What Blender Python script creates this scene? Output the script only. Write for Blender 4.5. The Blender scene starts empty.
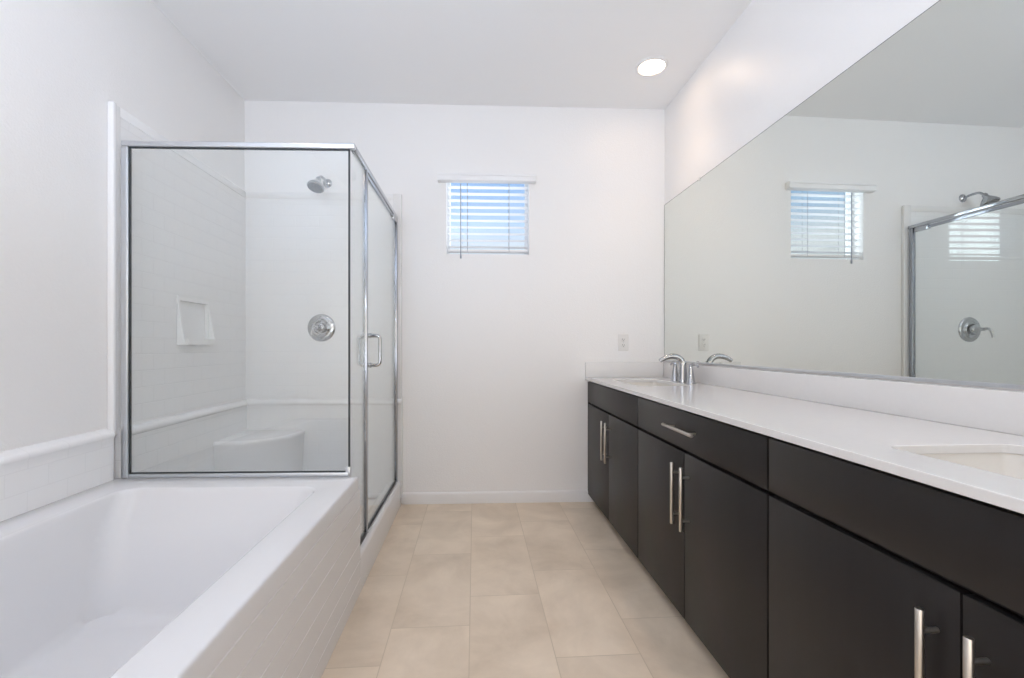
import bpy, bmesh, math, random
from mathutils import Vector, Matrix

C = bpy.context.scene.collection
S = bpy.context.scene
PI = math.pi

# ------------------------------------------------------------------ camera, world, light, exposure
CAM_H = 1.081
cam_d = bpy.data.cameras.new('camera')
cam = bpy.data.objects.new('camera', cam_d)
C.objects.link(cam)
cam.location = (0, 0, CAM_H)
cam.rotation_euler = (PI / 2, 0, -0.0671)
cam_d.sensor_width = 36.0
cam_d.lens = 450.0 / 1024.0 * 36.0
cam_d.shift_x = 7.1 / 1024.0
cam_d.shift_y = 7.2 / 1024.0
cam_d.clip_start = 0.02
S.camera = cam

S.view_settings.view_transform = 'Standard'
S.view_settings.look = 'None'
S.view_settings.gamma = 1.0
S.view_settings.use_curve_mapping = False
S.view_settings.exposure = 0.0
S.cycles.max_bounces = 16
S.cycles.diffuse_bounces = 10
S.cycles.glossy_bounces = 8
S.cycles.transparent_max_bounces = 24
S.cycles.sample_clamp_indirect = 8.0

LAMP = 18.0            # emission strength of the ceiling lamp lenses
LAMP_W = 10.0          # beam of each ceiling lamp
FLASH_W = 40.0         # the photographer's flash, bounced off the ceiling
LAMP_COL = (1.0, 0.72, 0.50)
FLASH_COL = (0.385, 0.49, 0.665)
DAY_W = 17.0           # daylight through the window behind the camera
DAY_COL = (1.0, 0.79, 0.52)

world = bpy.data.worlds.new('sky')
S.world = world
world.use_nodes = True
wn, wl = world.node_tree.nodes, world.node_tree.links
wn.clear()
w_out = wn.new('ShaderNodeOutputWorld')
w_bg = wn.new('ShaderNodeBackground')
w_tc = wn.new('ShaderNodeTexCoord')
w_sep = wn.new('ShaderNodeSeparateXYZ')
w_ramp = wn.new('ShaderNodeValToRGB')
wl.new(w_tc.outputs['Generated'], w_sep.inputs[0])
wl.new(w_sep.outputs['Z'], w_ramp.inputs[0])
# the sky is hazy and much brighter on the sun's side, off to the right
w_side = wn.new('ShaderNodeMapRange')
w_side.interpolation_type = 'SMOOTHSTEP'
w_side.inputs['From Min'].default_value = 0.40
w_side.inputs['From Max'].default_value = 0.80
w_side.inputs['To Min'].default_value = 0.0
w_side.inputs['To Max'].default_value = 1.0
wl.new(w_sep.outputs['X'], w_side.inputs['Value'])
w_mix = wn.new('ShaderNodeMix')
w_mix.data_type = 'RGBA'
w_mix.inputs['B'].default_value = (5.6, 6.0, 6.6, 1)
wl.new(w_side.outputs[0], w_mix.inputs['Factor'])
wl.new(w_ramp.outputs[0], w_mix.inputs['A'])
wl.new(w_mix.outputs['Result'], w_bg.inputs[0])
wl.new(w_bg.outputs[0], w_out.inputs[0])
cr = w_ramp.color_ramp
cr.elements[0].position = 0.0
cr.elements[0].color = (2.2, 2.5, 3.0, 1)
cr.elements[1].position = 1.0
cr.elements[1].color = (0.10, 0.24, 0.62, 1)
for p, c in ((0.02, (1.1, 1.1, 1.1)), (0.20, (0.88, 0.93, 0.99)), (0.255, (0.50, 0.70, 0.98)), (0.36, (0.29, 0.53, 0.95))):
    e = cr.elements.new(p)
    e.color = (*c, 1)
w_bg.inputs['Strength'].default_value = 1.0


def area_light(name, loc, rot, sx, sy, watts, col):
    d = bpy.data.lights.new(name, 'AREA')
    d.shape = 'RECTANGLE'
    d.size, d.size_y = sx, sy
    d.energy = watts
    d.color = col
    o = bpy.data.objects.new(name, d)
    C.objects.link(o)
    o.location = loc
    o.rotation_euler = rot
    return o


# daylight arriving through the big window in the wall behind the camera
ROOM_Y0 = -2.2
area_light('daylight', (-0.1, ROOM_Y0 - 0.02, 1.45), (PI / 2, 0, 0), 2.2, 1.9, DAY_W, DAY_COL)
# bounce flash held up behind the camera, aimed at the ceiling
area_light('bounce_flash', (-0.6, 0.1, 1.7), (PI - 0.3, 0.1, 0), 0.25, 0.18, FLASH_W, FLASH_COL)


# ------------------------------------------------------------------ materials
def srgb(r, g, b):
    def f(u):
        u /= 255.0
        return u / 12.92 if u <= 0.04045 else ((u + 0.055) / 1.055) ** 2.4
    return (f(r), f(g), f(b), 1)


def mat(name, col, rough=0.5, metal=0.0, spec=0.5, bump=None, mottled=None):
    m = bpy.data.materials.new(name)
    m.use_nodes = True
    nt = m.node_tree
    b = nt.nodes['Principled BSDF']
    b.inputs['Base Color'].default_value = col
    b.inputs['Roughness'].default_value = rough
    b.inputs['Metallic'].default_value = metal
    b.inputs['Specular IOR Level'].default_value = spec
    tc = nt.nodes.new('ShaderNodeTexCoord')
    if bump:
        scale, strength, dist = bump
        n = nt.nodes.new('ShaderNodeTexNoise')
        n.inputs['Scale'].default_value = scale
        n.inputs['Detail'].default_value = 3
        nt.links.new(tc.outputs['Object'], n.inputs['Vector'])
        bp = nt.nodes.new('ShaderNodeBump')
        bp.inputs['Strength'].default_value = strength
        bp.inputs['Distance'].default_value = dist
        nt.links.new(n.outputs['Fac'], bp.inputs['Height'])
        nt.links.new(bp.outputs[0], b.inputs['Normal'])
    if mottled:
        scale, amount, stretch = mottled
        mp = nt.nodes.new('ShaderNodeMapping')
        mp.inputs['Scale'].default_value = stretch
        nt.links.new(tc.outputs['Object'], mp.inputs[0])
        n = nt.nodes.new('ShaderNodeTexNoise')
        n.inputs['Scale'].default_value = scale
        n.inputs['Detail'].default_value = 5
        nt.links.new(mp.outputs[0], n.inputs['Vector'])
        mx = nt.nodes.new('ShaderNodeMix')
        mx.data_type = 'RGBA'
        mx.inputs['A'].default_value = tuple(c * (1 - amount) for c in col[:3]) + (1,)
        mx.inputs['B'].default_value = tuple(min(1, c * (1 + amount)) for c in col[:3]) + (1,)
        nt.links.new(n.outputs['Fac'], mx.inputs['Factor'])
        nt.links.new(mx.outputs['Result'], b.inputs['Base Color'])
    return m


def math_node(nt, op, a, b=None, c=None):
    n = nt.nodes.new('ShaderNodeMath')
    n.operation = op
    for i, v in enumerate((a, b, c)):
        if v is None:
            continue
        if isinstance(v, (int, float)):
            n.inputs[i].default_value = v
        else:
            nt.links.new(v, n.inputs[i])
    return n.outputs[0]


M_WALL = mat('white_wall_paint', (0.88, 0.87, 0.86, 1), 0.33, spec=0.45, bump=(130, 0.35, 0.004))
M_CEIL = mat('ceiling_paint', (0.90, 0.90, 0.90, 1), 0.32, spec=0.5, bump=(120, 0.2, 0.002))
M_TRIM = mat('white_trim_paint', (0.82, 0.81, 0.80, 1), 0.35)
M_ACRYLIC = mat('white_acrylic', (0.77, 0.77, 0.78, 1), 0.14, mottled=(3, 0.006, (1, 1, 1)))
M_SURROUND = mat('white_surround_acrylic', (0.87, 0.87, 0.87, 1), 0.18, mottled=(3, 0.006, (1, 1, 1)))
M_QUARTZ = mat('white_quartz', (0.75, 0.74, 0.73, 1), 0.12, mottled=(60, 0.02, (1, 1, 1)))
M_CERAMIC = mat('white_ceramic', (0.76, 0.735, 0.69, 1), 0.08)
M_WOOD = mat('dark_espresso_laminate', srgb(30, 27, 27), 0.40, spec=0.4, mottled=(26, 0.22, (1, 1, 0.06)))
M_KICK = mat('kick_and_gap_shade_black', srgb(13, 12, 12), 0.6, mottled=(20, 0.1, (1, 1, 1)))  # kick board and carcass; shade of the front gaps put into this black
M_NICKEL = mat('brushed_nickel', (0.62, 0.58, 0.53, 1), 0.28, 1.0, mottled=(80, 0.06, (1, 1, 0.05)))
M_CHROME = mat('chrome', (0.47, 0.485, 0.51, 1), 0.06, 1.0)
M_POST = mat('chrome_dark_reflection_tint', (0.36, 0.38, 0.42, 1), 0.16, 1.0)  # chrome, with its dark reflections put into the base colour
M_ALU = mat('polished_aluminium', (0.66, 0.68, 0.71, 1), 0.30, 1.0)
M_GASKET = mat('dark_gasket_rubber', (0.025, 0.032, 0.036, 1), 0.45)
M_PLASTIC = mat('white_plastic', (0.80, 0.785, 0.76, 1), 0.35)
M_SLOT = mat('dark_slot', (0.05, 0.045, 0.04, 1), 0.6)
M_BLIND = mat('white_blind_vinyl', (0.88, 0.88, 0.88, 1), 0.4)
M_CORD = mat('grey_blind_cord', (0.30, 0.33, 0.38, 1), 0.6)
M_VINYL = mat('white_window_vinyl', (0.82, 0.83, 0.84, 1), 0.35)
M_MIRROR = mat('mirror_silver', (0.78, 0.805, 0.77, 1), 0.0, 1.0)
M_MIRROR_EDGE = mat('mirror_edge', (0.22, 0.24, 0.22, 1), 0.4)
M_RUBBER_NOZZLE = mat('grey_nozzle_plate', (0.14, 0.145, 0.15, 1), 0.35)


def glass_mat(name, tint):
    m = bpy.data.materials.new(name)
    m.use_nodes = True
    nt = m.node_tree
    nt.nodes.clear()
    out = nt.nodes.new('ShaderNodeOutputMaterial')
    tr = nt.nodes.new('ShaderNodeBsdfTransparent')
    tr.inputs[0].default_value = tint
    gl = nt.nodes.new('ShaderNodeBsdfGlossy')
    gl.inputs['Roughness'].default_value = 0.0
    gl.inputs['Color'].default_value = (0.95, 0.97, 0.96, 1)
    lw = nt.nodes.new('ShaderNodeLayerWeight')
    lw.inputs['Blend'].default_value = 0.5
    p5 = math_node(nt, 'POWER', lw.outputs['Facing'], 5.0)
    f = math_node(nt, 'MULTIPLY_ADD', p5, 0.93, 0.07)
    mx = nt.nodes.new('ShaderNodeMixShader')
    nt.links.new(f, mx.inputs[0])
    nt.links.new(tr.outputs[0], mx.inputs[1])
    nt.links.new(gl.outputs[0], mx.inputs[2])
    nt.links.new(mx.outputs[0], out.inputs[0])
    return m


M_GLASS = glass_mat('clear_shower_glass', (0.982, 0.990, 0.987, 1))
M_PANE = glass_mat('window_glass', (0.97, 0.98, 0.98, 1))


def emit_mat(name, col, strength):
    m = bpy.data.materials.new(name)
    m.use_nodes = True
    b = m.node_tree.nodes['Principled BSDF']
    b.inputs['Base Color'].default_value = (0.8, 0.8, 0.8, 1)
    b.inputs['Emission Color'].default_value = (*col, 1)
    b.inputs['Emission Strength'].default_value = strength
    return m


M_LENS = emit_mat('lit_lamp_lens', LAMP_COL, LAMP)


def tile_mat(name, axis, off=(0, 0), w=0.152, h=0.0765, depth=0.36):
    """white acrylic with moulded subway tiles; axis = the horizontal axis of the wall"""
    m = mat(name, (0.87, 0.87, 0.87, 1), 0.16)
    nt = m.node_tree
    b = nt.nodes['Principled BSDF']
    tc = nt.nodes.new('ShaderNodeTexCoord')
    sp = nt.nodes.new('ShaderNodeSeparateXYZ')
    nt.links.new(tc.outputs['Object'], sp.inputs[0])
    u = math_node(nt, 'ADD', sp.outputs[axis], off[0] + 10 * w)
    v = math_node(nt, 'ADD', sp.outputs['Z'], off[1] + 10 * h)
    cb = nt.nodes.new('ShaderNodeCombineXYZ')
    nt.links.new(u, cb.inputs[0])
    nt.links.new(v, cb.inputs[1])
    br = nt.nodes.new('ShaderNodeTexBrick')
    br.inputs['Scale'].default_value = 1.0
    br.inputs['Mortar Size'].default_value = 0.0022
    br.inputs['Mortar Smooth'].default_value = 0.6
    br.inputs['Brick Width'].default_value = w
    br.inputs['Row Height'].default_value = h
    br.inputs['Color1'].default_value = (0.87, 0.87, 0.87, 1)
    br.inputs['Color2'].default_value = (0.87, 0.87, 0.87, 1)
    br.inputs['Mortar'].default_value = (0.83, 0.83, 0.83, 1)
    nt.links.new(cb.outputs[0], br.inputs['Vector'])
    nt.links.new(br.outputs['Color'], b.inputs['Base Color'])
    inv = math_node(nt, 'SUBTRACT', 1.0, br.outputs['Fac'])
    bp = nt.nodes.new('ShaderNodeBump')
    bp.inputs['Strength'].default_value = depth
    bp.inputs['Distance'].default_value = 0.002
    nt.links.new(inv, bp.inputs['Height'])
    nt.links.new(bp.outputs[0], b.inputs['Normal'])
    return m


M_TILE_Y = tile_mat('moulded_tile_on_side_wall', 'Y', (0.03, -0.05))
M_TILE_LOW = tile_mat('faint_moulded_tile', 'Y', (0.03, -0.05), depth=0.14)
M_TILE_X = tile_mat('moulded_tile_on_end_wall', 'X', (0.05, -0.05))


def floor_mat():
    m = mat('beige_floor_tile', srgb(198, 184, 166), 0.42, spec=0.4)
    nt = m.node_tree
    b = nt.nodes['Principled BSDF']
    tc = nt.nodes.new('ShaderNodeTexCoord')
    sp = nt.nodes.new('ShaderNodeSeparateXYZ')
    nt.links.new(tc.outputs['Object'], sp.inputs[0])
    W, L = 0.3, 0.606
    cx = math_node(nt, 'DIVIDE', math_node(nt, 'SUBTRACT', sp.outputs['X'], -0.319 - 20 * W), W)
    col = math_node(nt, 'FLOOR', cx)
    fx = math_node(nt, 'FRACT', cx)
    k = math_node(nt, 'SUBTRACT', col, 20.0)
    sh = math_node(nt, 'MULTIPLY', k, L / 3.0)
    cy = math_node(nt, 'DIVIDE', math_node(nt, 'SUBTRACT', math_node(nt, 'SUBTRACT', sp.outputs['Y'], 1.748 - 20 * L), sh), L)
    row = math_node(nt, 'FLOOR', cy)
    fy = math_node(nt, 'FRACT', cy)
    ex = math_node(nt, 'MULTIPLY', math_node(nt, 'MINIMUM', fx, math_node(nt, 'SUBTRACT', 1.0, fx)), W)
    ey = math_node(nt, 'MULTIPLY', math_node(nt, 'MINIMUM', fy, math_node(nt, 'SUBTRACT', 1.0, fy)), L)
    e = math_node(nt, 'MINIMUM', ex, ey)
    gr = nt.nodes.new('ShaderNodeMapRange')
    gr.inputs['From Min'].default_value = 0.0008
    gr.inputs['From Max'].default_value = 0.0022
    nt.links.new(e, gr.inputs['Value'])
    cmb = nt.nodes.new('ShaderNodeCombineXYZ')
    nt.links.new(col, cmb.inputs[0])
    nt.links.new(row, cmb.inputs[1])
    wn_ = nt.nodes.new('ShaderNodeTexWhiteNoise')
    wn_.noise_dimensions = '2D'
    nt.links.new(cmb.outputs[0], wn_.inputs['Vector'])
    # cloudy stone pattern, shifted from tile to tile
    add = nt.nodes.new('ShaderNodeVectorMath')
    add.operation = 'MULTIPLY_ADD'
    nt.links.new(wn_.outputs['Color'], add.inputs[0])
    add.inputs[1].default_value = (40, 40, 40)
    nt.links.new(tc.outputs['Object'], add.inputs[2])
    n1 = nt.nodes.new('ShaderNodeTexNoise')
    n1.inputs['Scale'].default_value = 3.2
    n1.inputs['Detail'].default_value = 6
    n1.inputs['Roughness'].default_value = 0.6
    n1.inputs['Distortion'].default_value = 0.4
    nt.links.new(add.outputs[0], n1.inputs['Vector'])
    rp = nt.nodes.new('ShaderNodeValToRGB')
    rp.color_ramp.elements[0].position = 0.32
    rp.color_ramp.elements[0].color = srgb(212, 194, 171)
    rp.color_ramp.elements[1].position = 0.66
    rp.color_ramp.elements[1].color = srgb(236, 219, 197)
    nt.links.new(n1.outputs['Fac'], rp.inputs[0])
    hv = nt.nodes.new('ShaderNodeHueSaturation')
    nt.links.new(rp.outputs[0], hv.inputs['Color'])
    nt.links.new(math_node(nt, 'MULTIPLY_ADD', wn_.outputs['Value'], 0.08, 0.96), hv.inputs['Value'])
    mx = nt.nodes.new('ShaderNodeMix')
    mx.data_type = 'RGBA'
    mx.inputs['A'].default_value = srgb(203, 186, 162)
    nt.links.new(hv.outputs[0], mx.inputs['B'])
    nt.links.new(gr.outputs[0], mx.inputs['Factor'])
    nt.links.new(mx.outputs['Result'], b.inputs['Base Color'])
    bp = nt.nodes.new('ShaderNodeBump')
    bp.inputs['Strength'].default_value = 0.4
    bp.inputs['Distance'].default_value = 0.001
    nt.links.new(gr.outputs[0], bp.inputs['Height'])
    nt.links.new(bp.outputs[0], b.inputs['Normal'])
    return m


M_FLOOR = floor_mat()


# ------------------------------------------------------------------ mesh helpers (all coordinates are room coordinates)
def add_box(bm, x0, x1, y0, y1, z0, z1, bev=0.0, seg=2):
    t = bmesh.new()
    bmesh.ops.create_cube(t, size=1.0)
    bmesh.ops.scale(t, vec=(x1 - x0, y1 - y0, z1 - z0), verts=t.verts)
    bmesh.ops.translate(t, vec=((x0 + x1) / 2, (y0 + y1) / 2, (z0 + z1) / 2), verts=t.verts)
    if bev > 0:
        bmesh.ops.bevel(t, geom=list(t.edges), offset=bev, segments=seg, profile=0.5, affect='EDGES')
    merge(bm, t)
    return bm


def merge(bm, t):
    me = bpy.data.meshes.new('tmp')
    t.to_mesh(me)
    t.free()
    bm.from_mesh(me)
    bpy.data.meshes.remove(me)


def box(*a, **k):
    return add_box(bmesh.new(), *a, **k)


def frame_of(d, prev=None):
    d = d.normalized()
    up = prev if prev is not None else (Vector((0, 0, 1)) if abs(d.z) < 0.9 else Vector((1, 0, 0)))
    u = (up - d * up.dot(d)).normalized()
    return u, d.cross(u)


def add_tube(bm, pts, radii, seg=16, squash=1.0, caps=True):
    pts = [Vector(p) for p in pts]
    if isinstance(radii, (int, float)):
        radii = [radii] * len(pts)
    rings, prev = [], None
    for i, p in enumerate(pts):
        a = pts[max(0, i - 1)]
        b = pts[min(len(pts) - 1, i + 1)]
        u, v = frame_of(b - a, prev)
        prev = u
        rings.append([bm.verts.new(p + u * (math.cos(2 * PI * k / seg) * radii[i]) + v * (math.sin(2 * PI * k / seg) * radii[i] * squash)) for k in range(seg)])
    for r0, r1 in zip(rings, rings[1:]):
        for k in range(seg):
            bm.faces.new((r0[k], r0[(k + 1) % seg], r1[(k + 1) % seg], r1[k]))
    if caps:
        bm.faces.new(rings[0][::-1])
        bm.faces.new(rings[-1])
    return bm


def curve_pts(ctrl, n=8):
    """Catmull-Rom through the control points"""
    P = [Vector(p) for p in ctrl]
    P = [P[0] * 2 - P[1]] + P + [P[-1] * 2 - P[-2]]
    out = []
    for i in range(1, len(P) - 2):
        for k in range(n):
            t = k / n
            a, b, c, d = P[i - 1], P[i], P[i + 1], P[i + 2]
            out.append(0.5 * ((2 * b) + (c - a) * t + (2 * a - 5 * b + 4 * c - d) * t * t + (3 * b - a - 3 * c + d) * t ** 3))
    out.append(P[-2])
    return out


def add_lathe(bm, origin, axis, prof, seg=32):
    """prof: (distance along axis, radius); closed with caps where the radius is not 0"""
    o, d = Vector(origin), Vector(axis).normalized()
    u, v = frame_of(d)
    rings = []
    for h, r in prof:
        c = o + d * h
        if r <= 1e-6:
            rings.append([bm.verts.new(c)])
        else:
            rings.append([bm.verts.new(c + u * (math.cos(2 * PI * k / seg) * r) + v * (math.sin(2 * PI * k / seg) * r)) for k in range(seg)])
    for r0, r1 in zip(rings, rings[1:]):
        for k in range(seg):
            k2 = (k + 1) % seg
            if len(r0) == 1 and len(r1) == 1:
                continue
            if len(r0) == 1:
                bm.faces.new((r0[0], r1[k2], r1[k]))
            elif len(r1) == 1:
                bm.faces.new((r0[k], r0[k2], r1[0]))
            else:
                bm.faces.new((r0[k], r0[k2], r1[k2], r1[k]))
    if len(rings[0]) > 1:
        bm.faces.new(rings[0][::-1])
    if len(rings[-1]) > 1:
        bm.faces.new(rings[-1])
    return bm


def add_prism(bm, prof, a0, a1, axis='Y'):
    """extrude a closed profile. axis Y: prof=(x,z); axis X: prof=(y,z); axis Z: prof=(x,y)"""
    def pt(p, a):
        return {'Y': (p[0], a, p[1]), 'X': (a, p[0], p[1]), 'Z': (p[0], p[1], a)}[axis]
    A = [bm.verts.new(pt(p, a0)) for p in prof]
    B = [bm.verts.new(pt(p, a1)) for p in prof]
    n = len(prof)
    for i in range(n):
        bm.faces.new((A[i], A[(i + 1) % n], B[(i + 1) % n], B[i]))
    bm.faces.new(A[::-1])
    bm.faces.new(B)
    return bm


def rrect(x0, x1, y0, y1, r, n=6):
    pts = []
    for cx, cy, a in ((x1 - r, y1 - r, 0), (x0 + r, y1 - r, PI / 2), (x0 + r, y0 + r, PI), (x1 - r, y0 + r, 1.5 * PI)):
        for k in range(n + 1):
            t = a + PI / 2 * k / n
            pts.append((cx + r * math.cos(t), cy + r * math.sin(t)))
    return pts


def add_loops(bm, loops, cap_last=True, cap_first=False):
    """loops: list of (2d points, z) with equal counts, skinned in order"""
    R = [[bm.verts.new((p[0], p[1], z)) for p in pts] for pts, z in loops]
    n = len(R[0])
    for r0, r1 in zip(R, R[1:]):
        for k in range(n):
            bm.faces.new((r0[k], r0[(k + 1) % n], r1[(k + 1) % n], r1[k]))
    if cap_last:
        bm.faces.new(R[-1])
    if cap_first:
        bm.faces.new(R[0][::-1])
    return bm


def world_loc(o):
    v = Vector((0, 0, 0))
    while o:
        v += Vector(o.location)
        o = o.parent
    return v


BACK_TURN = -0.0266          # the back wall stands a little out of square with the side walls


def turn(bm, pivot, angle=BACK_TURN):
    bmesh.ops.rotate(bm, cent=(pivot[0], pivot[1], 0), matrix=Matrix.Rotation(pivot[2] if len(pivot) > 2 else angle, 3, 'Z'), verts=bm.verts)
    return bm


def obj(name, bm, m, parent=None, smooth=30, origin=None, pivot=None):
    if pivot:
        turn(bm, pivot)
    bmesh.ops.recalc_face_normals(bm, faces=bm.faces)
    base = world_loc(parent) if parent else Vector((0, 0, 0))
    at = Vector(origin) if origin is not None else base
    bmesh.ops.translate(bm, vec=-at, verts=bm.verts)
    me = bpy.data.meshes.new(name)
    bm.to_mesh(me)
    bm.free()
    me.materials.append(m)
    o = bpy.data.objects.new(name, me)
    C.objects.link(o)
    if parent:
        o.parent = parent
    o.location = at - base
    if smooth:
        for p in me.polygons:
            p.use_smooth = True
        me.set_sharp_from_angle(angle=math.radians(smooth))
    return o


def thing(name, label, cat, loc, group=None):
    o = bpy.data.objects.new(name, None)
    C.objects.link(o)
    o.location = loc
    o.empty_display_size = 0.05
    return tag(o, label, cat, group)


def tag(o, label, cat, group=None):
    o['label'] = label
    o['category'] = cat
    if group:
        o['group'] = group
    return o


def struct(name, bm, m, parent=None, smooth=30, pivot=None):
    o = obj(name, bm, m, parent, smooth, pivot=pivot)
    if not parent:
        o['kind'] = 'structure'
    return o


# ------------------------------------------------------------------ room shell
XL, XR, D, H = -1.552, 1.332, 3.077, 2.743
BP = (XR, D)                                           # the corner the back wall turns about


def wall_y(x):                                         # where the back wall's face stands at x
    return D + (x - XR) * math.tan(BACK_TURN)


Y0 = ROOM_Y0
WX0, WX1, WZ0, WZ1 = -0.195, 0.375, 1.715, 2.275       # window opening in the back wall
T = 0.15

struct('floor', box(XL - T, XR + T, Y0 - T, D + 0.3, -0.1, 0.0), M_FLOOR, smooth=0)
struct('ceiling', box(XL - T, XR + T, Y0 - T, D + 0.3, H, H + 0.1), M_CEIL, smooth=0)
struct('wall_left', box(XL - T, XL, Y0 - T, D + 0.3, 0, H), M_WALL, smooth=0)
struct('wall_right', box(XR, XR + T, Y0 - T, D + 0.3, 0, H), M_WALL, smooth=0)
bm = bmesh.new()
add_box(bm, XL - 0.05, WX0, D, D + T, 0, H)
add_box(bm, WX1, XR + 0.05, D, D + T, 0, H)
add_box(bm, WX0, WX1, D, D + T, 0, WZ0)
add_box(bm, WX0, WX1, D, D + T, WZ1, H)
struct('wall_back', bm, M_WALL, smooth=0, pivot=BP)
bm = bmesh.new()                                        # wall behind the camera, with a wide window opening
add_box(bm, XL, -1.2, Y0 - T, Y0, 0, H)
add_box(bm, 1.0, XR, Y0 - T, Y0, 0, H)
add_box(bm, -1.2, 1.0, Y0 - T, Y0, 0, 0.5)
add_box(bm, -1.2, 1.0, Y0 - T, Y0, 2.4, H)
struct('wall_front', bm, M_WALL, smooth=0)

bb = [(D, 0), (D - 0.013, 0), (D - 0.013, 0.064), (D - 0.010, 0.072), (D - 0.004, 0.077), (D, 0.078)]
struct('baseboard_back', add_prism(bmesh.new(), bb, -0.498, 0.845, 'X'), M_TRIM, pivot=BP)

# window unit in the opening
win = bpy.data.objects.new('window_1', None)
C.objects.link(win)
win.location = ((WX0 + WX1) / 2, wall_y(0.09) + 0.11, WZ0)
win['kind'] = 'structure'
bm = bmesh.new()
fy0, fy1, fw = D + 0.085, D + 0.135, 0.020
add_box(bm, WX0, WX0 + fw, fy0, fy1, WZ0, WZ1, 0.002)
add_box(bm, WX1 - fw, WX1, fy0, fy1, WZ0, WZ1, 0.002)
add_box(bm, WX0 + fw, WX1 - fw, fy0, fy1, WZ0, WZ0 + fw, 0.002)
add_box(bm, WX0 + fw, WX1 - fw, fy0, fy1, WZ1 - 0.009, WZ1, 0.002)
obj('window_frame', bm, M_VINYL, win, pivot=BP)
obj('window_pane', box(WX0 + fw, WX1 - fw, fy0 + 0.022, fy0 + 0.028, WZ0 + fw, WZ1 - 0.009), M_PANE, win, smooth=0, pivot=BP)

# ------------------------------------------------------------------ window blind
bl = thing('window_blind', 'white horizontal slat blind with a valance in the small back wall window', 'window blind',
           ((WX0 + WX1) / 2, wall_y(0.09) + 0.03, WZ0))
vp = [(D - 0.001, 2.205), (D - 0.046, 2.205), (D - 0.050, 2.209), (D - 0.050, 2.215), (D - 0.044, 2.219), (D - 0.044, 2.240),
      (D - 0.050, 2.243), (D - 0.050, 2.252), (D - 0.046, 2.257), (D - 0.001, 2.257)]
obj('valance', add_prism(bmesh.new(), vp, -0.252, 0.418, 'X'), M_BLIND, bl, pivot=BP)
bm = bmesh.new()
SLY = D + 0.035
for k in range(11):
    z = 1.772 + 0.0463 * k
    tlt = -0.001
    prof = []
    for s in range(9):
        u = -1 + 2 * s / 8
        prof.append((SLY + u * 0.0245, z + 0.0035 * (1 - u * u) + u * tlt))
    prof += [(p[0], p[1] - 0.0022) for p in reversed(prof)]
    add_prism(bm, prof, WX0 + 0.008, WX1 - 0.008, 'X')
obj('slat_stack', bm, M_BLIND, bl, smooth=40, pivot=BP)
bm = bmesh.new()
add_box(bm, WX0 + 0.008, WX1 - 0.008, SLY - 0.025, SLY + 0.025, 1.734, 1.751, 0.004, 3)
obj('bottom_rail', bm, M_BLIND, bl, pivot=BP)
for x in (-0.052, 0.238):
    bm = bmesh.new()
    for dy in (-0.026, 0.026):
        add_tube(bm, [(x, SLY + dy, 1.735), (x, SLY + dy, 2.262)], 0.0012, 6)
    obj('ladder_cord', bm, M_CORD, bl, pivot=BP)
bm = bmesh.new()
add_tube(bm, [(-0.096, D - 0.004, 2.20), (-0.096, D - 0.004, 1.715)], 0.0032, 6)
add_tube(bm, [(-0.096, D - 0.004, 1.715), (-0.096, D - 0.004, 1.70), (-0.096, D - 0.004, 1.685)], [0.004, 0.006, 0.005], 8)
obj('tilt_wand', bm, M_CORD, bl, pivot=BP)

# ------------------------------------------------------------------ recessed ceiling lamps
def downlight(x, y, label, power=1.0):
    t = thing('recessed_light', label, 'ceiling light', (x, y, H), 'recessed ceiling lights')
    obj('trim_ring', add_lathe(bmesh.new(), (x, y, H), (0, 0, -1), [(0, 0.094), (0.004, 0.094), (0.009, 0.088), (0.010, 0.078), (0.005, 0.0735), (0.0, 0.073)], 40), M_TRIM, t)
    obj('lens', add_lathe(bmesh.new(), (x, y, H), (0, 0, -1), [(0.0008, 0.0725), (0.004, 0.0725), (0.0055, 0.06), (0.006, 0.0)], 40), M_LENS, t)
    d = bpy.data.lights.new('lamp_beam', 'SPOT')
    d.energy = LAMP_W * power
    d.color = LAMP_COL
    d.spot_size = math.radians(98)
    d.spot_blend = 1.0
    d.shadow_soft_size = 0.05
    b = bpy.data.objects.new('lamp_beam', d)
    C.objects.link(b)
    b.parent = t
    b.location = (0, 0, -0.03)
    return t


downlight(1.048, 2.607, 'round lit recessed ceiling light near the mirror wall and back wall')
downlight(1.048, 0.70, 'round lit recessed ceiling light above the nearer sink')
downlight(-1.05, 1.25, 'round lit recessed ceiling light above the bathtub', 0.6)

# ------------------------------------------------------------------ bathtub
TX0, TX1, TY0, TY1, TZ = -1.535, -0.505, 0.42, 2.000, 0.515
tub = thing('bathtub', 'white built-in bathtub with a tiled side apron beside the shower', 'bathtub', ((TX0 + TX1) / 2, (TY0 + TY1) / 2, 0))
bm = bmesh.new()
loops = []
def far_end(pts):                                        # the tub's far end runs parallel to the back wall
    return [(x, y + (0.040 * (TX1 - x) if y > 1.2 else 0.0)) for x, y in pts]
for ins, z in ((0.0, 0.455), (0.0, 0.504), (0.0012, 0.5095), (0.0035, 0.5130), (0.008, TZ)):
    loops.append((far_end(rrect(TX0 + ins, TX1 - ins, TY0 + ins, TY1 - ins, 0.005)), z))
ix0, ix1, iy0, iy1 = -1.388, -0.628, 0.55, 1.855
for ins, z, r in ((-0.010, TZ, 0.075), (-0.004, 0.5135, 0.072), (0.0, 0.509, 0.07), (0.003, 0.495, 0.07)):
    loops.append((far_end(rrect(ix0 + ins, ix1 - ins, iy0 + ins, iy1 - ins, r)), z))
for t_ in (0.25, 0.5, 0.75, 1.0):
    z = 0.495 + (0.135 - 0.495) * t_
    loops.append((rrect(ix0 + 0.003 + 0.017 * t_, ix1 - 0.003 - 0.07 * t_, iy0 + 0.003 + 0.26 * t_, iy1 - 0.003 - 0.125 * t_, 0.07 + 0.03 * t_), z))
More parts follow.
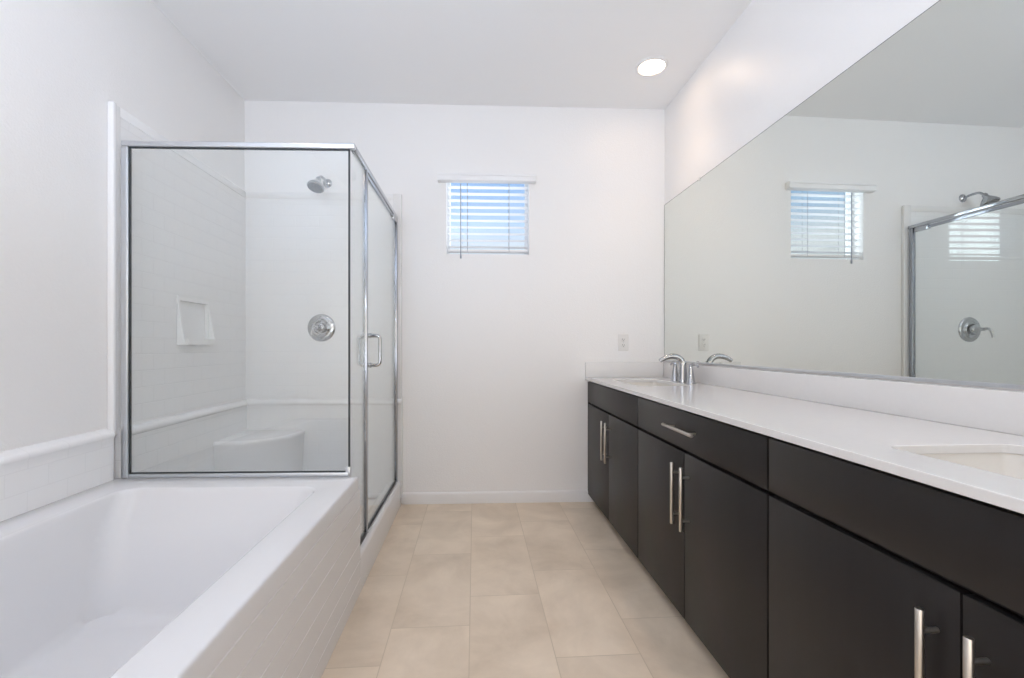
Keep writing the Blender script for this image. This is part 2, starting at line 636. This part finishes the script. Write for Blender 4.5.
for ins, z in ((0.012, 0.112), (0.035, 0.100), (0.07, 0.096)):
    loops.append((rrect(ix0 + 0.02 + ins, ix1 - 0.073 - ins, iy0 + 0.263 + ins, iy1 - 0.128 - ins, 0.06), z))
add_loops(bm, loops)
obj('tub_shell', bm, M_ACRYLIC, tub, smooth=35)
# apron: flat rows with moulded horizontal grooves
prof = [(-0.54, 0.455), (-0.505, 0.455)]
def apx(z):
    return -0.505 + 0.005 * (0.455 - z) / 0.455
for z in (0.452, 0.375, 0.299, 0.218, 0.140, 0.064):
    prof += [(apx(z), z + 0.0026), (apx(z) - 0.003, z), (apx(z), z - 0.0026)]
prof += [(-0.5, 0.0), (-0.54, 0.0)]
prof = prof[:1] + prof[1:]
bm = add_prism(bmesh.new(), prof, TY0 + 0.005, 2.020, 'Y')
obj('apron', bm, M_ACRYLIC, tub, smooth=20)

# ------------------------------------------------------------------ low wall panel behind the tub and the shower surround
lw = [(-1.552, 0.5152), (-1.524, 0.5152), (-1.522, 0.66), (-1.5215, 0.690), (-1.517, 0.698), (-1.515, 0.706), (-1.518, 0.714), (-1.527, 0.722), (-1.552, 0.734)]
o = obj('tub_wall_panel', add_prism(bmesh.new(), lw, TY0, 2.008, 'Y'), M_TILE_LOW, None, smooth=40, origin=(-1.535, 1.9, 0))
tag(o, 'low white tiled panel with rounded ledge along wall above bathtub', 'wall panel')

SY0 = 2.010
sur = thing('shower_surround', 'white moulded tile shower surround with niche and corner seat', 'shower surround', (-1.535, wall_y(-1.535) - 0.02, 0))
UZ = 2.118
# side panel with a hole for the niche
bm = bmesh.new()
NY0, NY1, NZ0, NZ1 = 2.453, 2.703, 1.115, 1.325
px0, px1 = XL + 0.0005, -1.538
add_box(bm, px0, px1, SY0 + 0.05, NY0, 0.70, UZ - 0.04)
add_box(bm, px0, px1, NY1, wall_y(-1.54) - 0.016, 0.70, UZ - 0.04)
add_box(bm, px0, px1, NY0, NY1, 0.70, NZ0)
add_box(bm, px0, px1, NY0, NY1, NZ1, UZ - 0.04)
obj('side_panel', bm, M_TILE_Y, sur, smooth=0)
obj('end_panel', box(px1, -0.55, D - 0.017, D - 0.0005, 0.70, UZ - 0.04), M_TILE_X, sur, smooth=0, pivot=BP)
# smooth rounded border running round the panels
bm = bmesh.new()
def border_y(y0, y1, z0, z1):
    add_box(bm, XL + 0.0005, -1.525, y0, y1, z0, z1, 0.005, 3)
border_y(SY0, SY0 + 0.022, 0.70, UZ)
add_box(bm, XL + 0.0005, -1.534, SY0 + 0.02, SY0 + 0.052, 0.70, UZ, 0.003, 2)
add_box(bm, XL + 0.0005, -1.534, SY0 + 0.05, wall_y(-1.54) - 0.004, UZ - 0.042, UZ, 0.003, 2)
obj('border', bm, M_SURROUND, sur)
bm = bmesh.new()
add_box(bm, -1.54, -0.55, D - 0.021, D - 0.0005, UZ - 0.042, UZ, 0.003, 2)
add_box(bm, -0.552, -0.497, D - 0.024, D - 0.0005, 0.70, UZ, 0.005, 3)
obj('border', bm, M_SURROUND, sur, pivot=BP)
# thicker lower panels, each with its rounded ledge
bm = bmesh.new()
low = [(XL + 0.0005, 0.05), (-1.522, 0.05), (-1.520, 0.66), (-1.519, 0.684), (-1.512, 0.690), (-1.509, 0.700), (-1.512, 0.710), (-1.521, 0.720), (-1.540, 0.728), (XL + 0.0005, 0.728)]
add_prism(bm, low, 2.052, wall_y(-1.54) - 0.004, 'Y')
obj('lower_side_panel', bm, M_TILE_Y, sur, smooth=40)
bm = bmesh.new()
dy = D - XL
low2 = [(D - 0.0005 - (x - XL - 0.0005), z) for x, z in low]
add_prism(bm, low2, -1.521, -0.4935, 'X')
obj('lower_end_panel', bm, M_TILE_X, sur, smooth=40, pivot=BP)
# soap niche: recessed box with a projecting tray
bm = bmesh.new()
nx = px1
add_box(bm, XL + 0.0002, nx - 0.013, NY0, NY1, NZ0, NZ1)                  # recessed back
rim = 0.018
add_box(bm, XL + 0.0005, nx + 0.006, NY0 - rim, NY0 + 0.006, NZ0 - 0.02, NZ1 + rim, 0.005, 3)
add_box(bm, XL + 0.0005, nx + 0.006, NY1 - 0.006, NY1 + rim, NZ0 - 0.02, NZ1 + rim, 0.005, 3)
add_box(bm, XL + 0.0005, nx + 0.0065, NY0 - rim - 0.0005, NY1 + rim + 0.0005, NZ1 - 0.006, NZ1 + rim + 0.0005, 0.004, 3)
tray = [(NY0 - rim, nx), (NY0 - rim + 0.004, nx + 0.038), (NY0 - rim + 0.02, nx + 0.05), (NY1 + rim - 0.02, nx + 0.05), (NY1 + rim - 0.004, nx + 0.038), (NY1 + rim, nx)]
add_prism(bm, [(p[1], p[0]) for p in tray], NZ0 - 0.026, NZ0 + 0.006, 'Z')
for ys in (NY0 - rim, NY1 + rim - 0.014):                                # tapering cheeks
    add_prism(bm, [(nx, NZ0 - 0.02), (nx + 0.042, NZ0 - 0.01), (nx + 0.036, NZ0 + 0.02), (nx + 0.006, NZ1 - 0.02), (nx, NZ1 - 0.02)], ys, ys + 0.014, 'Y')
obj('soap_niche', bm, M_SURROUND, sur, smooth=0)
# quarter-round corner seat
bm = bmesh.new()
def seat_outline(ins):
    cx, cy = -1.522, D - 0.036
    a, b = 0.385 - ins, 0.385 - ins
    pts = [(cx, cy)]
    for k in range(17):
        t_ = PI / 2 * k / 16
        e = 0.78
        pts.append((cx + a * math.sin(t_) ** e, cy - b * math.cos(t_) ** e))
    return pts
add_loops(bm, [(seat_outline(0.03), 0.06), (seat_outline(0.012), 0.36), (seat_outline(0.006), 0.485), (seat_outline(0.0), 0.50),
               (seat_outline(0.002), 0.512), (seat_outline(0.010), 0.519), (seat_outline(0.022), 0.521)], True, True)
obj('corner_seat', bm, M_SURROUND, sur, smooth=40, pivot=BP)

# ------------------------------------------------------------------ shower base with its curb
base = thing('shower_tray', 'white shower base with a low curb under the glass door', 'shower base', (-1.0, 2.5, 0))
bm = bmesh.new()
add_box(bm, -1.519, -0.595, 2.055, 3.085, 0.0, 0.05)
obj('pan', bm, M_ACRYLIC, base)
cp = [(-0.60, 0.0), (-0.5, 0.0), (-0.5, 0.145), (-0.503, 0.156), (-0.511, 0.163), (-0.522, 0.166), (-0.585, 0.160), (-0.596, 0.152), (-0.60, 0.14)]
obj('curb', add_prism(bmesh.new(), cp, 2.0205, wall_y(-0.5) - 0.038, 'Y'), M_ACRYLIC, base, smooth=40)
obj('dam_wall', box(-1.519, -0.545, 2.002, 2.020, 0.0, 0.5148, 0.003), M_ACRYLIC, base, pivot=(-0.545, 2.002, -0.040))

# ------------------------------------------------------------------ glass shower enclosure
enc = thing('shower_enclosure', 'chrome framed clear glass shower screen with hinged door', 'shower enclosure', (-1.0, 1.98, 0.512))
GY, GX = 2.003, -0.532            # planes of the glass
RZ0, RZ1 = 1.938, 1.963
GP = (GX, GY, -0.040)              # the front glass stands slightly askew too
DE = wall_y(GX)
bm = bmesh.new()
add_box(bm, -1.512, GX + 0.0125, GY - 0.012, GY + 0.012, RZ0, RZ1, 0.005, 3)
obj('top_rail', bm, M_ALU, enc, pivot=GP)
obj('top_rail', box(GX - 0.012, GX + 0.012, GY + 0.012, DE - 0.026, RZ0, RZ1, 0.005, 3), M_CHROME, enc)
obj('wall_post', box(-1.512, -1.482, GY - 0.012, GY + 0.012, 0.5155, RZ0, 0.004, 3), M_ALU, enc, pivot=GP)
bm = bmesh.new()
add_box(bm, -1.482, GX - 0.012, GY - 0.012, GY + 0.010, 0.5155, 0.533, 0.004, 3)
add_box(bm, GX - 0.028, GX - 0.006, GY - 0.008, GY + 0.008, 0.520, 0.556, 0.003, 2)
obj('bottom_rail', bm, M_ALU, enc, pivot=GP)
fp = obj('fixed_pane', box(-1.479, GX - 0.016, GY - 0.003, GY + 0.003, 0.5365, RZ0 - 0.0035), M_GLASS, enc, smooth=0, pivot=GP)
bm = bmesh.new()
g = 0.0048
add_box(bm, -1.482, -1.482 + g, GY - 0.0042, GY + 0.0042, 0.533, RZ0)
add_box(bm, -1.482, GX - 0.012, GY - 0.0042, GY + 0.0042, RZ0 - g, RZ0)
add_box(bm, -1.482, GX - 0.012, GY - 0.0042, GY + 0.0042, 0.533, 0.533 + g)
add_box(bm, GX - 0.0165, GX - 0.0105, GY - 0.005, GY + 0.005, 0.533, RZ0)
obj('gasket', bm, M_GASKET, enc, smooth=0, pivot=GP)
# narrow fixed return pane
obj('return_pane', box(GX - 0.003, GX + 0.003, GY + 0.010, 2.225, 0.178, RZ0 - 0.004), M_GLASS, enc, smooth=0)
obj('strike_post', box(GX - 0.0105, GX + 0.0105, 2.225, 2.247, 0.166, RZ0, 0.003, 2), M_POST, enc)
obj('hinge_post', box(GX - 0.012, GX + 0.012, DE - 0.066, DE - 0.0385, 0.166, RZ0, 0.003, 2), M_POST, enc)
obj('sill_channel', box(GX - 0.010, GX + 0.010, 2.026, 2.225, 0.164, 0.180, 0.002), M_GASKET, enc)
obj('threshold', box(GX - 0.014, GX + 0.014, 2.247, DE - 0.066, 0.163, 0.172, 0.002), M_ALU, enc)
# door
DY0, DY1 = 2.250, DE - 0.069
door = bpy.data.objects.new('glass_door', None)
C.objects.link(door)
door.parent = enc
door.location = Vector((GX, DY1, 0.18)) - Vector(enc.location)
obj('door_pane', box(GX - 0.003, GX + 0.003, DY0 + 0.003, DY1 - 0.002, 0.182, 1.915), M_GLASS, door, smooth=0)
obj('door_header', box(GX - 0.008, GX + 0.008, DY0, DY1, 1.913, 1.934, 0.002), M_POST, door)
obj('door_sweep', box(GX - 0.008, GX + 0.008, DY0, DY1, 0.1725, 0.183, 0.002), M_GASKET, door)
obj('door_edge_strip', box(GX - 0.006, GX + 0.006, DY0, DY0 + 0.007, 0.183, 1.913), M_POST, door, smooth=0)
obj('pivot_hinge', box(GX - 0.011, GX + 0.013, DY1 - 0.11, DY1 - 0.01, 1.905, 1.936, 0.004, 2), M_CHROME, door)
HY, HZ0, HZ1 = 2.326, 0.985, 1.135
for s, lab in ((1, 'outer chrome pull'), (-1, 'inner chrome pull')):
    x0, x1 = GX + s * 0.0035, GX + s * 0.052
    r = 0.02
    ctrl = [(x0, HY, HZ1)]
    for k in range(7):
        a = PI / 2 * k / 6
        ctrl.append((x1 - s * r + s * r * math.sin(a), HY, HZ1 - r + r * math.cos(a)))
    for k in range(7):
        a = PI / 2 * k / 6
        ctrl.append((x1 - s * r + s * r * math.cos(a), HY, HZ0 + r - r * math.sin(a)))
    ctrl.append((x0, HY, HZ0))
    bm = bmesh.new()
    add_tube(bm, ctrl, 0.0085, 14)
    for z in (HZ0, HZ1):
        add_lathe(bm, (x0 - s * 0.0005, HY, z), (s, 0, 0), [(0, 0.013), (0.005, 0.013), (0.007, 0.0105)], 18)
    h = obj('handle', bm, M_CHROME, door, smooth=45)

# ------------------------------------------------------------------ shower head and valve
FX, FZ = -1.0, 2.19
sh = thing('showerhead', 'chrome shower head on a short bent arm high on the shower wall', 'shower head', (FX, wall_y(FX), FZ))
obj('flange', add_lathe(bmesh.new(), (FX, D - 0.0005, FZ), (0, -1, 0), [(0, 0.030), (0.006, 0.029), (0.014, 0.020), (0.018, 0.012)], 32), M_CHROME, sh, pivot=BP)
arm = curve_pts([(FX, D - 0.01, FZ), (FX - 0.002, D - 0.06, FZ + 0.008), (FX - 0.006, D - 0.105, FZ + 0.006), (FX - 0.01, D - 0.135, FZ - 0.018)], 8)
obj('arm', add_tube(bmesh.new(), arm, 0.0085, 16), M_CHROME, sh, smooth=45, pivot=BP)
ax = Vector((-0.14, -0.42, -1.0)).normalized()
hc = Vector((FX - 0.011, D - 0.138, FZ - 0.022))
bm = bmesh.new()
add_lathe(bm, hc, ax, [(-0.012, 0.012), (0.0, 0.017), (0.012, 0.017), (0.022, 0.024), (0.048, 0.046), (0.060, 0.053), (0.070, 0.054), (0.074, 0.050)], 36)
hd = obj('head', bm, M_CHROME, sh, smooth=35, pivot=BP)
bm = bmesh.new()
add_lathe(bm, hc + ax * 0.0735, ax, [(0, 0.046), (0.002, 0.046), (0.003, 0.036), (0.0015, 0.030), (0.0035, 0.018), (0.004, 0.0)], 32)
obj('nozzle_plate', bm, M_RUBBER_NOZZLE, hd, pivot=BP)

VX, VZ = -1.034, 1.205
VY = D - 0.0175
va = thing('shower_valve', 'round chrome shower valve with lever handle on the shower wall', 'shower valve', (VX, wall_y(VX) - 0.0175, VZ))
obj('escutcheon', add_lathe(bmesh.new(), (VX, VY, VZ), (0, -1, 0), [(0, 0.092), (0.004, 0.092), (0.009, 0.088), (0.013, 0.078), (0.014, 0.062), (0.020, 0.056), (0.024, 0.050), (0.023, 0.043), (0.002, 0.041), (0.002, 0.02)], 48), M_CHROME, va, pivot=BP)
bm = bmesh.new()
add_lathe(bm, (VX, VY - 0.022, VZ), (0, -1, 0), [(-0.012, 0.033), (0.018, 0.033), (0.024, 0.031), (0.027, 0.027), (0.029, 0.019), (0.045, 0.0155), (0.070, 0.012), (0.082, 0.0115), (0.086, 0.009), (0.087, 0.0)], 32)
lv = curve_pts([(VX, VY - 0.095, VZ), (VX - 0.003, VY - 0.115, VZ + 0.004), (VX - 0.008, VY - 0.132, VZ - 0.008), (VX - 0.013, VY - 0.138, VZ - 0.035), (VX - 0.016, VY - 0.140, VZ - 0.062)], 6)
n = len(lv)
add_tube(bm, lv, [0.010 - 0.003 * i / n for i in range(n)], 14)
obj('lever_handle', bm, M_CHROME, va, smooth=45, pivot=BP)

# ------------------------------------------------------------------ vanity cabinets
FXF = 0.785                     # plane of the fronts
FT = 0.019
BOT, MID, TOP = 0.056, 0.688, 0.835
CABS = [(2.121, 3.074), (1.158, 2.121), (0.195, 1.158)]
GAP = 0.0036


def bar_pull(parent, p0, p1):
    """bar pull between two end points on the front plane (x = FXF)"""
    a, b = Vector(p0), Vector(p1)
    d = (b - a).normalized()
    out = Vector((-0.032, 0, 0))
    bm = bmesh.new()
    add_tube(bm, [a + out, a + out + d * 0.001, b + out - d * 0.001, b + out], [0.0058, 0.0065, 0.0065, 0.0058], 18)
    L = (b - a).length
    for t_ in (0.16, 0.84):
        q = a + (b - a) * t_
        add_tube(bm, [q + Vector((0.0005, 0, 0)), q + out], 0.0045, 12)
    return obj('handle', bm, M_NICKEL, parent, smooth=45)


def cabinet(y0, y1, label, drawer):
    t = thing('vanity_cabinet', label, 'cabinet', ((FXF + 1.33) / 2, (y0 + y1) / 2, 0), 'dark vanity cabinets')
    bm = bmesh.new()
    a, b = y0 + 0.0006, y1 - 0.0006
    add_box(bm, FXF + FT + 0.002, 1.325, a, a + 0.017, 0.10, 0.8445)
    add_box(bm, FXF + FT + 0.002, 1.325, b - 0.017, b, 0.10, 0.8445)
    add_box(bm, FXF + FT + 0.002, 1.325, a + 0.017, b - 0.017, 0.10, 0.117)
    add_box(bm, 1.315, 1.325, a + 0.017, b - 0.017, 0.117, 0.8445)
    add_box(bm, FXF + FT + 0.002, FXF + FT + 0.02, a + 0.017, b - 0.017, 0.68, 0.8445)
    obj('body', bm, M_KICK, t, smooth=0)
    obj('toe_kick', box(0.845, 0.86, y0 + 0.0006, y1 - 0.0006, 0.0, 0.10), M_KICK, t, smooth=0)
    ym = (y0 + y1) / 2
    fr = obj('drawer_front' if drawer else 'false_front', box(FXF, FXF + FT, y0 + GAP, y1 - GAP, MID + 0.0065, TOP, 0.0012, 2), M_WOOD, t)
    if drawer:
        bar_pull(fr, (FXF, ym - 0.122, 0.768), (FXF, ym + 0.122, 0.768))
    for s in (-1, 1):
        a, b = (y0 + GAP, ym - GAP / 2) if s < 0 else (ym + GAP / 2, y1 - GAP)
        d = obj('door', box(FXF, FXF + FT, a, b, BOT, MID - 0.0065, 0.0012, 2), M_WOOD, t)
        y = ym + s * 0.038
        bar_pull(d, (FXF, y, 0.402), (FXF, y, 0.636))
    return t


c = cabinet(*CABS[0], 'dark vanity cabinet under the far sink, touching the back wall', False)
obj('filler_strip', box(FXF + 0.001, FXF + FT, 3.0735, wall_y(FXF + FT) - 0.0012, BOT, TOP), M_WOOD, c, smooth=0)
cabinet(*CABS[1], 'dark vanity cabinet with a horizontal drawer pull between the two sinks', True)
cabinet(*CABS[2], 'dark vanity cabinet under the nearer sink, farthest from the back wall', False)

# ------------------------------------------------------------------ countertop, backsplash, sinks
CX0, CX1, CY0, CY1 = 0.768, 1.3315, 0.175, 3.0765
SINKS = [(2.38, 2.87), (0.428, 0.918)]
SX0, SX1 = 0.886, 1.185
bm = bmesh.new()
edges = []
def ring(pts, z):
    vs = [bm.verts.new((p[0], p[1], z)) for p in pts]
    return [bm.edges.new((vs[i], vs[(i + 1) % len(vs)])) for i in range(len(vs))]
edges += ring([(CX0, CY0), (CX1, CY0), (CX1, CY1), (CX0, wall_y(CX0) - 0.0005)], 0.865)
for a, b in SINKS:
    edges += ring(rrect(SX0, SX1, a, b, 0.03), 0.865)
bmesh.ops.triangle_fill(bm, use_beauty=True, use_dissolve=False, edges=edges)
r = bmesh.ops.extrude_face_region(bm, geom=list(bm.faces))
bmesh.ops.translate(bm, vec=(0, 0, -0.02), verts=[v for v in r['geom'] if isinstance(v, bmesh.types.BMVert)])
ct = obj('countertop', bm, M_QUARTZ, None, smooth=25, origin=(1.05, 1.65, 0.845))
bv = ct.modifiers.new('edge', 'BEVEL')
bv.width = 0.0018
bv.segments = 2
bv.limit_method = 'ANGLE'
bv.angle_limit = math.radians(60)
tag(ct, 'long white countertop with two sink openings on the dark vanity', 'countertop')
o = obj('backsplash', box(1.312, 1.3315, CY0, D - 0.022, 0.8655, 0.970, 0.0015, 2), M_QUARTZ, None, origin=(1.32, 1.65, 0.8655))
tag(o, 'long white backsplash strip under the big mirror', 'backsplash', 'countertop backsplashes')
o = obj('backsplash', box(CX0, 1.331, D - 0.020, D - 0.0005, 0.8655, 0.970, 0.0015, 2), M_QUARTZ, None, origin=(1.05, wall_y(1.05), 0.8655), pivot=BP)
tag(o, 'short white backsplash strip on the back wall under the outlet', 'backsplash', 'countertop backsplashes')


def sink(a, b, label):
    t = thing('sink', label, 'sink', ((SX0 + SX1) / 2, (a + b) / 2, 0.70), 'undermount sinks')
    bm = bmesh.new()
    e = 0.012
    L = [(rrect(SX0 - e - 0.012, SX1 + e + 0.012, a - e - 0.012, b + e + 0.012, 0.05), 0.838),
         (rrect(SX0 - e - 0.012, SX1 + e + 0.012, a - e - 0.012, b + e + 0.012, 0.05), 0.8448),
         (rrect(SX0 - 0.004, SX1 + 0.004, a - 0.004, b + 0.004, 0.034), 0.8448),
         (rrect(SX0 - 0.003, SX1 + 0.003, a - 0.003, b + 0.003, 0.034), 0.838),
         (rrect(SX0 + 0.008, SX1 - 0.008, a + 0.008, b - 0.008, 0.04), 0.76),
         (rrect(SX0 + 0.02, SX1 - 0.02, a + 0.02, b - 0.02, 0.045), 0.725),
         (rrect(SX0 + 0.05, SX1 - 0.05, a + 0.05, b - 0.05, 0.05), 0.712),
         (rrect(SX0 + 0.12, SX1 - 0.12, a + 0.2, b - 0.2, 0.02), 0.708)]
    add_loops(bm, L)
    obj('bowl', bm, M_CERAMIC, t, smooth=40)
    obj('drain', add_lathe(bmesh.new(), ((SX0 + SX1) / 2, (a + b) / 2, 0.7085), (0, 0, 1), [(0, 0.024), (0.002, 0.024), (0.003, 0.018), (0.001, 0.014), (0.001, 0.0)], 24), M_CHROME, t)


sink(*SINKS[0], 'white rectangular undermount sink in front of the chrome faucet')
sink(*SINKS[1], 'white rectangular undermount sink at the near end of the countertop')

# ------------------------------------------------------------------ faucet at the far sink
QX, QY, QZ = 1.244, 2.620, 0.8652
fa = thing('faucet', 'chrome two-handle faucet with arched spout beside the far sink', 'faucet', (QX, QY, QZ))
bm = bmesh.new()
add_lathe(bm, (QX, QY, QZ), (0, 0, 1), [(0, 0.030), (0.004, 0.030), (0.010, 0.0285), (0.04, 0.0255), (0.08, 0.0225), (0.105, 0.021), (0.125, 0.0195)], 32)
sp = curve_pts([(QX, QY, QZ + 0.105), (QX - 0.008, QY, QZ + 0.130), (QX - 0.030, QY, QZ + 0.149), (QX - 0.064, QY, QZ + 0.156), (QX - 0.100, QY, QZ + 0.149), (QX - 0.130, QY, QZ + 0.134), (QX - 0.139, QY, QZ + 0.127)], 6)
n = len(sp)
add_tube(bm, sp, [0.0195 - 0.008 * i / n for i in range(n)], 18, 1.05)
obj('spout', bm, M_CHROME, fa, smooth=45)
for s in (-1, 1):
    hy = QY + s * 0.102
    bm = bmesh.new()
    add_lathe(bm, (QX, hy, QZ), (0, 0, 1), [(0, 0.026), (0.004, 0.026), (0.010, 0.0240), (0.045, 0.018), (0.085, 0.0125), (0.105, 0.0115), (0.112, 0.009), (0.114, 0.0)], 28)
    lp = curve_pts([(QX, hy, QZ + 0.100), (QX + 0.002, hy + s * 0.022, QZ + 0.112), (QX + 0.004, hy + s * 0.05, QZ + 0.110), (QX + 0.006, hy + s * 0.075, QZ + 0.100)], 6)
    n = len(lp)
    add_tube(bm, lp, [0.0095 - 0.003 * i / n for i in range(n)], 14, 0.8)
    obj('lever_handle', bm, M_CHROME, fa, smooth=45)

# ------------------------------------------------------------------ mirror
MZ0, MZ1, MY0, MY1 = 0.984, 2.068, 0.19, D - 0.008
mi = thing('wall_mirror', 'large frameless wall mirror above the long countertop', 'mirror', (XR, 1.65, MZ0))
obj('mirror_glass', box(XR - 0.006, XR - 0.0005, MY0, MY1, MZ0, MZ1), M_MIRROR, mi, smooth=0)
bm = bmesh.new()
e = 0.0022
add_box(bm, XR - 0.0064, XR - 0.0003, MY0 - e, MY1 + e, MZ1, MZ1 + e)
add_box(bm, XR - 0.0064, XR - 0.0003, MY1, MY1 + e * 1.6, MZ0, MZ1)
obj('mirror_edge', bm, M_MIRROR_EDGE, mi, smooth=0)
obj('bottom_channel', box(XR - 0.009, XR - 0.0004, MY0, MY1, MZ0 - 0.008, MZ0 + 0.003, 0.0015), M_ALU, mi)
for y in (2.577,):
    obj('mirror_clip', box(XR - 0.011, XR - 0.0004, y - 0.009, y + 0.009, MZ1 - 0.008, MZ1 + 0.012, 0.002), M_PLASTIC, mi)

# ------------------------------------------------------------------ wall outlet
OX, OZ = 1.036, 1.107
ou = thing('wall_outlet', 'white duplex power outlet on the back wall above the countertop', 'outlet', (OX, wall_y(OX), OZ))
obj('cover_plate', box(OX - 0.036, OX + 0.036, D - 0.006, D - 0.0004, OZ - 0.058, OZ + 0.058, 0.0025, 3), M_PLASTIC, ou, pivot=BP)
for s in (-1, 1):
    bm = bmesh.new()
    add_lathe(bm, (OX, D - 0.0058, OZ + s * 0.0195), (0, -1, 0), [(0, 0.017), (0.0015, 0.0165), (0.002, 0.015), (0.002, 0.0)], 24)
    rc = obj('receptacle', bm, M_PLASTIC, ou, pivot=BP)
    bm = bmesh.new()
    for x, hh in ((-0.0065, 0.009), (0.0065, 0.007)):
        add_box(bm, OX + x - 0.0013, OX + x + 0.0013, D - 0.0084, D - 0.0074, OZ + s * 0.0195 - 0.001, OZ + s * 0.0195 - 0.001 + hh)
    add_lathe(bm, (OX, D - 0.0076, OZ + s * 0.0195 - 0.0075), (0, -1, 0), [(0, 0.0026), (0.0008, 0.0026)], 10)
    obj('slot', bm, M_SLOT, rc, pivot=BP)
obj('screw', add_lathe(bmesh.new(), (OX, D - 0.0058, OZ), (0, -1, 0), [(0, 0.003), (0.001, 0.003), (0.0014, 0.0)], 12), M_ALU, ou, pivot=BP)
